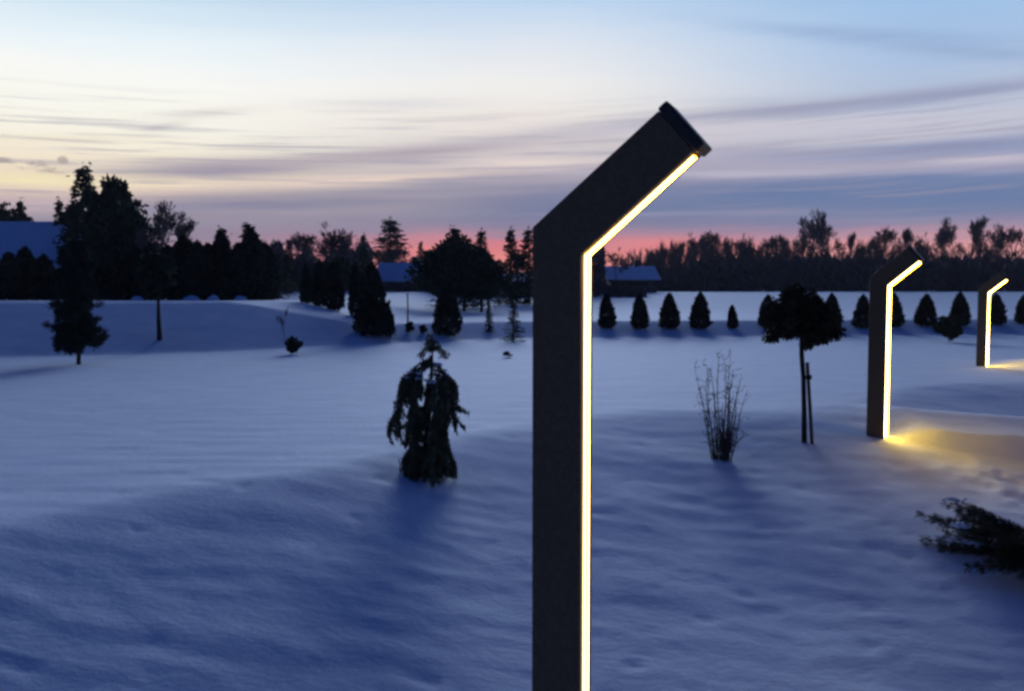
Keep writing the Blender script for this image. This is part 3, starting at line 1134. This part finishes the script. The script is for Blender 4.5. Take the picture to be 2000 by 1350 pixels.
# ------------------------------------------------------------------ big trees behind the bank at left
def far(name, meshes, px, Y, pt, wid, label, cat, group=None, base=0):
    x = x_at(px, Y)
    z0 = hz(x, Y)
    return place(name, meshes, x, Y, (z_at(pt, Y) - z0) * 1.03, wid * WIDER.get(cat, 1), label, cat, group)


far('tall_spruce', [('foliage', spruces[1]), ('trunk', trunk_thin)], 170, 62, 334, .62, 'tall spruce with a pointed tip left of the broad pine', 'spruce')
far('broad_pine', [('crown', pines[0]), ('trunk', trunk_thin)], 226, 60, 330, .60, 'tall broad pine, the highest tree behind the left bank', 'pine')
far('broad_pine', [('crown', pines[1]), ('trunk', trunk_thin)], 256, 57, 388, .68, 'rounder pine on the right shoulder of the highest tree', 'pine')
far('dark_spruce', [('foliage', spruces[0]), ('trunk', trunk_thin)], 150, 54, 405, .7, 'broad low spruce left below the tall spruce', 'spruce')
far('dark_spruce', [('foliage', spruces[2]), ('trunk', trunk_thin)], 196, 52, 425, .85, 'dense spruce filling below the highest tree', 'spruce')
far('thin_spruce', [('foliage', spruces[1]), ('trunk', trunk_thin)], 122, 66, 398, .42, 'thin spruce peeking over the right end of the snowy roof', 'spruce')
far('thin_spruce', [('foliage', spruces[1]), ('trunk', trunk_thin)], 47, 80, 398, .40, 'small pointed spruce just above the snowy roof', 'spruce')
far('roof_pine', [('crown', pines[1]), ('trunk', trunk_thin)], 8, 85, 392, .85, 'dark treetop above the roof at the left edge', 'tree')
for px, Y, pt, w, k, lb in [(272, 52, 445, .55, 1, 'bare tree against the clouds right of the highest tree'),
                            (310, 56, 392, .65, 1, 'tall thin bare tree right of the highest tree'),
                            (345, 58, 425, .7, 3, 'faint bare tree above the long hedge'),
                            (290, 50, 455, .6, 0, 'low bare tree tucked beside the highest tree')]:
    far('bare_tree', [('crown', bares[k]), ('trunk', bare_trunk)], px, Y, pt, w, lb, 'bare tree', 'bare trees above the long hedge')

# trees behind the hedge and across the middle
mid_trees = [
    ('pine', 372, 48, 462, 1.0, 'dark rounded treetop behind the middle of the long hedge'),
    ('spruce', 437, 52, 450, .7, 'spruce tip behind the first tall hedge tip'),
    ('spruce', 489, 52, 442, .8, 'bushy spruce behind the tallest hedge tip'),
    ('spruce', 520, 56, 478, .8, 'short spruce right of the tallest hedge tip'),
    ('spruce', 566, 80, 472, .5, 'reddish small spruce in the pink gap'),
    ('spruce', 541, 70, 500, 1.2, 'low dark spruce under the pink gap'),
    ('bare', 648, 75, 436, 1.05, 'large round bare tree left of the pointed spruce'),
    ('bare', 625, 78, 455, .9, 'left half of the pair of round bare trees'),
    ('bare', 672, 74, 448, .9, 'lighter round bare tree beside the larger one'),
    ('pine', 648, 66, 500, 1.6, 'dark low tree mass under the round bare trees'),
    ('spruce', 712, 90, 462, .5, 'little reddish spruce right of the round bare trees'),
    ('fir', 763, 125, 436, 1.15, 'pointed dark spruce standing alone above the teal roof'),
    ('bare', 745, 122, 480, .9, 'bare bushy tree left below the pointed spruce'),
    ('bare', 795, 120, 485, 1.0, 'bare bushy tree right below the pointed spruce'),
    ('spruce', 822, 120, 476, .45, 'tiny spruce tip between pointed spruce and round dark trees'),
    ('pine', 862, 62, 468, 1.15, 'dark round tree left of the centre clump'),
    ('spruce', 886, 66, 450, .8, 'tall rough spruce in the centre clump'),
    ('pine', 906, 60, 455, 1.1, 'broad dark tree in the middle of the centre clump'),
    ('spruce', 941, 68, 458, .6, 'spruce tip on the right of the centre clump'),
    ('pine', 940, 58, 485, 1.2, 'low dark tree on the right of the centre clump'),
    ('fir', 998, 74, 455, .6, 'narrow spruce left of the big lamp, left of two'),
    ('fir', 1032, 74, 455, .65, 'narrow spruce beside the big lamp, right of two'),
    ('bare', 1010, 80, 478, 1.1, 'bare tree between two narrow spruces by the big lamp'),
    ('pine', 1078, 80, 480, .9, 'dark tree hidden behind the big lamp'),
    ('bare', 1204, 95, 484, .7, 'small solitary tree against the pink sky right of the big lamp'),
]
for i, (k, px, Y, pt, w, lb) in enumerate(mid_trees):
    if k == 'pine':
        far('round_tree', [('crown', pines[i % 2]), ('trunk', trunk_thin)], px, Y, pt, w * .9, lb, 'tree', 'dark trees beyond the garden')
    elif k in ('spruce', 'fir'):
        far('far_spruce', [('foliage', spruces[i % 3 if k == 'spruce' else 0]), ('trunk', trunk_thin)], px, Y, pt, w, lb, 'spruce', 'spruces beyond the garden')
    else:
        far('bare_tree', [('crown', bares[(0, 2)[i % 2]]), ('trunk', bare_trunk)], px, Y, pt, w, lb, 'bare tree', 'bare trees beyond the garden')

# bare trees standing out of the wood at the right
tops = [(1245, 500, .6), (1272, 488, .7), (1296, 482, .7), (1325, 470, .7), (1350, 455, .8), (1372, 462, .7), (1398, 452, .7), (1420, 466, .6),
        (1445, 458, .7), (1470, 470, .7), (1500, 462, .7), (1532, 455, .6), (1566, 432, .55), (1604, 408, .8), (1624, 436, .7), (1655, 452, .6),
        (1680, 470, .6), (1708, 465, .6), (1736, 446, .7), (1768, 442, .8), (1800, 455, .6), (1835, 425, .55), (1858, 446, .6), (1888, 422, .8),
        (1912, 450, .6), (1952, 436, .6), (1985, 445, .7), (2030, 440, .7)]
side = ['first bare tree at the left end of the far wood', 'second bare tree at the left end of the far wood', 'third bare tree at the left end of the far wood',
        'bare tree where the far wood starts to stand tall', 'slim bare tree on the left rise of the far wood', 'bare tree in the dip of the left rise',
        'dark pointed bare tree on the left rise of the far wood', 'short bare tree right of the dark pointed one', 'bare tree mid-way between lamp and tallest tree',
        'lower bare tree mid-way along the far wood', 'bare tree above the left rim of the umbrella crown', 'bare tree above the umbrella crown',
        'slender bare tree left next to the tallest', 'tallest bare tree of the far wood above the umbrella crown', 'bare tree leaning on the tallest one',
        'bare tree two places right of the tallest', 'low bare tree left of the second lamp', 'bare tree just left of the second lamp head',
        'bare tree straight above the second lamp post', 'bushy bare tree right above the second lamp head', 'small bare tree right of the second lamp head',
        'thin straight bare tree between the two right lamps', 'short bare tree beside the thin straight one', 'big dark bare tree left above the farthest lamp',
        'low bare tree above the farthest lamp', 'thin bare tree right of the farthest lamp', 'bare tree near the right edge of the photo', 'bare tree at the very right edge']
for i, ((px, pt, w), lb) in enumerate(zip(tops, side)):
    far('wood_tree', [('crown', bares[i % 4]), ('trunk', bare_trunk)], px, 150 + (i * 37 % 30), pt, w * .8, lb, 'bare tree', 'bare trees rising from the far wood')


# the wood itself: a mass of stems, twigs and undergrowth
def far_wood():
    mb = MB(77)
    r = mb.r
    n = 1500
    for i in range(n):
        Y = 150 + 60 * r.random()
        px = r.uniform(1215, 2500)
        x = x_at(px, Y)
        z = hz(x, Y)
        dens = np.interp(px, [1215, 1300, 1400, 1550, 2000, 2500], [495, 480, 472, 474, 492, 480]) + 14 * (vnoise(px * .02, 0, 3) - .5)
        H = (z_at(dens, Y) - z) * (.45 + .62 * r.random() ** 1.3)
        q = np.linspace(0, 1, 4)
        pts = np.stack([x + r.normal() * .4 * q, np.full(4, Y), z + H * q], 1)
        mb.tube(pts, np.linspace(.12, .04, 4), 3, False)
        m = 26
        t = r.random(m) ** .7
        C = np.stack([x + r.normal(size=m) * .9 * (1.1 - t), Y + r.normal(size=m) * .9, z + H * (.15 + .85 * t)], 1)
        D = np.stack([r.normal(size=m) * .5, r.normal(size=m) * .3, np.ones(m)], 1)
        mb.leaves(C, D, 1.6 + r.random(m) * 1.4, .10 + .12 * r.random(m))
    # undergrowth
    n = 26000
    px = r.uniform(1205, 2500, n)
    Y = 148 + 50 * r.random(n)
    x = np.array([x_at(1.0 * a, b) for a, b in zip(px, Y)])
    z = height(x, Y)
    hh = np.interp(px, [1205, 1290, 1400, 2500], [2.0, 3.5, 5.5, 5.0])
    C = np.stack([x, Y, z + .4 + hh * r.random(n) ** 1.1], 1)
    D = np.stack([r.normal(size=n) * .6, r.normal(size=n) * .6, np.ones(n)], 1)
    mb.leaves(C, D, 1.3 + r.random(n), .35 + .4 * r.random(n))
    tag(mb.build('far_wood', TWIG), 'dark leafless wood closing off the fields at right', 'wood', kind='stuff')


far_wood()


# low scrub and hedges between the far houses
def scrub():
    mb = MB(79)
    r = mb.r
    n = 16000
    px = r.uniform(500, 1260, n)
    Y = r.uniform(92, 120, n)
    x = np.array([x_at(1.0 * a, b) for a, b in zip(px, Y)])
    z = height(x, Y)
    hh = 2.9 + 2.6 * vnoise(px * .035, Y * 0, 9)
    for a, b in ((728, 845), (975, 1130), (1180, 1310)):
        hh = np.where((px > a) & (px < b), .5, hh)
    C = np.stack([x, Y, z + .1 + hh * r.random(n)], 1)
    D = np.stack([r.normal(size=n) * .6, r.normal(size=n) * .6, np.ones(n)], 1)
    mb.leaves(C, D, .8 + .6 * r.random(n), .25 + .2 * r.random(n))
    tag(mb.build('far_scrub', TWIG), 'low dark scrub along the far edge of the field', 'scrub', kind='stuff')


scrub()


# ------------------------------------------------------------------ houses
def house(px0, px1, Y, py_eave, py_ridge, py_base, depth, label, over=.5, hip=False, nwin=3, pull=0.0):
    xa, xb = x_at(px0, Y), x_at(px1, Y)
    ze, zr = z_at(py_eave, Y), z_at(py_ridge, Y + depth / 2)
    xm = (xa + xb) / 2
    zb = min(hz(xm, Y), hz(xa, Y), hz(xb, Y)) - .3
    W = xb - xa
    root = empty('house', (xm, Y, zb), 0, label=label, cat='house')
    wz, rz_ = ze - zb, zr - zb
    m = MB()
    w2, d = W / 2, depth
    ins = .0 if not hip else W * .22
    V = [(-w2, 0, 0), (w2, 0, 0), (w2, d, 0), (-w2, d, 0), (-w2, 0, wz), (w2, 0, wz), (w2, d, wz), (-w2, d, wz)]
    Fc = [(0, 1, 5, 4), (1, 2, 6, 5), (2, 3, 7, 6), (3, 0, 4, 7)]
    if not hip:
        V += [(-w2, d / 2, rz_ - .15), (w2, d / 2, rz_ - .15)]
        Fc += [(4, 7, 8), (5, 9, 6)]
    m.add(V, Fc)
    m.build('wall', WALL, root)
    rf = MB()
    o = over
    k = (rz_ - wz) / (d / 2)
    e0 = wz - k * o
    xi = w2 + o - ins
    for dz, flip in ((0.0, 0),):
        V = [(-w2 - o, -o, e0), (w2 + o, -o, e0), (xi, d / 2, rz_), (-xi, d / 2, rz_), (w2 + o, d + o, e0), (-w2 - o, d + o, e0)]
        th = .28
        V2 = [(a, b, c + th) for a, b, c in V]
        n = 6
        Fc = [(6, 7, 8, 9), (9, 8, 10, 11), (0, 3, 2, 1), (3, 5, 4, 2), (0, 1, 7, 6), (4, 5, 11, 10),
              (1, 2, 8, 7), (2, 4, 10, 8), (5, 3, 9, 11), (3, 0, 6, 9)]
        rf.add(V + V2, Fc)
    roof = rf.build('roof', SNOW, root)
    tr = MB()
    tr.box((0, -o - .06, e0 + .02), (W + 2 * o, .1, .18))
    tr.build('gutter', TRIM, root)
    c = MB()
    cx = w2 * .35
    c.box((cx, d / 2, rz_ + .5), (.6, .6, 1.0))
    c.build('chimney', WALL, root)
    for i in range(nwin):
        wx = -w2 + W * (i + .5) / nwin
        f = MB()
        wh = min(1.2, wz * .4)
        f.box((wx, -.03, wz * .55), (1.3, .08, wh + .14))
        fr = f.build('window', TRIM, root)
        g = MB()
        g.box((wx, -.08, wz * .55), (1.12, .03, wh))
        g.build('pane', GLASS, fr)
    return root


house(-160, 132, 60, 520, 440, 590, 13, 'house with a broad blue snow-covered roof behind the left hedge', over=.7, hip=True)
house(738, 832, 98, 550, 518, 572, 9, 'low house with a teal snowy roof under the pointed spruce', nwin=2)
house(985, 1120, 104, 552, 538, 572, 9, 'low house with pale roof just left of the big lamp', nwin=3)
house(1192, 1282, 112, 547, 524, 574, 10, 'dark house with a teal snowy roof just right of the big lamp', nwin=3)

# snow heaps at the foot of the long hedge
def heap(px, py, w, h, label, seed):
    x, y = x_at(px, 39.2), 39.2
    mb = MB(seed)
    nu, nv = 20, 8
    V, Fc = [], []
    for j in range(nv + 1):
        e = j / nv * math.pi / 2
        for i in range(nu):
            a = i / nu * 2 * math.pi
            k = 1 + .35 * (vnoise(3 + 1.5 * math.cos(a), 3 + 1.5 * math.sin(a) + j * .3, seed) - .5)
            V.append((w * k * math.cos(e) * math.cos(a), w * .7 * k * math.cos(e) * math.sin(a), h * k * math.sin(e) - .05))
    for j in range(nv):
        for i in range(nu):
            Fc.append((j * nu + i, j * nu + (i + 1) % nu, (j + 1) * nu + (i + 1) % nu, (j + 1) * nu + i))
    mb.add(V, Fc)
    o = mb.build('snow_heap', SNOW, None, True)
    o.location = (x, y, hz(x, y))
    tag(o, label, 'snow heap', 'snow heaps at the foot of the long hedge')


heap(268, 585, .28, .22, 'faint snow heap under the highest tree, leftmost of the heaps', 1)
heap(374, 585, .42, .26, 'widest snow heap at the foot of the long hedge', 2)
heap(416, 586, .26, .28, 'narrow rounded snow heap in the middle of the long hedge', 3)
heap(470, 585, .32, .26, 'snow heap between the two tall hedge tips', 4)


def haze():
    mb = MB()
    mb.box((0, 0, 22), (1300, 1300, 64))
    m = bpy.data.materials.new('air')
    m.use_nodes = True
    t = m.node_tree
    t.nodes.clear()
    o = t.nodes.new('ShaderNodeOutputMaterial')
    v = t.nodes.new('ShaderNodeVolumePrincipled')
    v.inputs['Color'].default_value = (.85, .88, .95, 1)
    v.inputs['Density'].default_value = .00024
    t.links.new(v.outputs[0], o.inputs['Volume'])
    tag(mb.build('haze', m), kind='stuff')


haze()
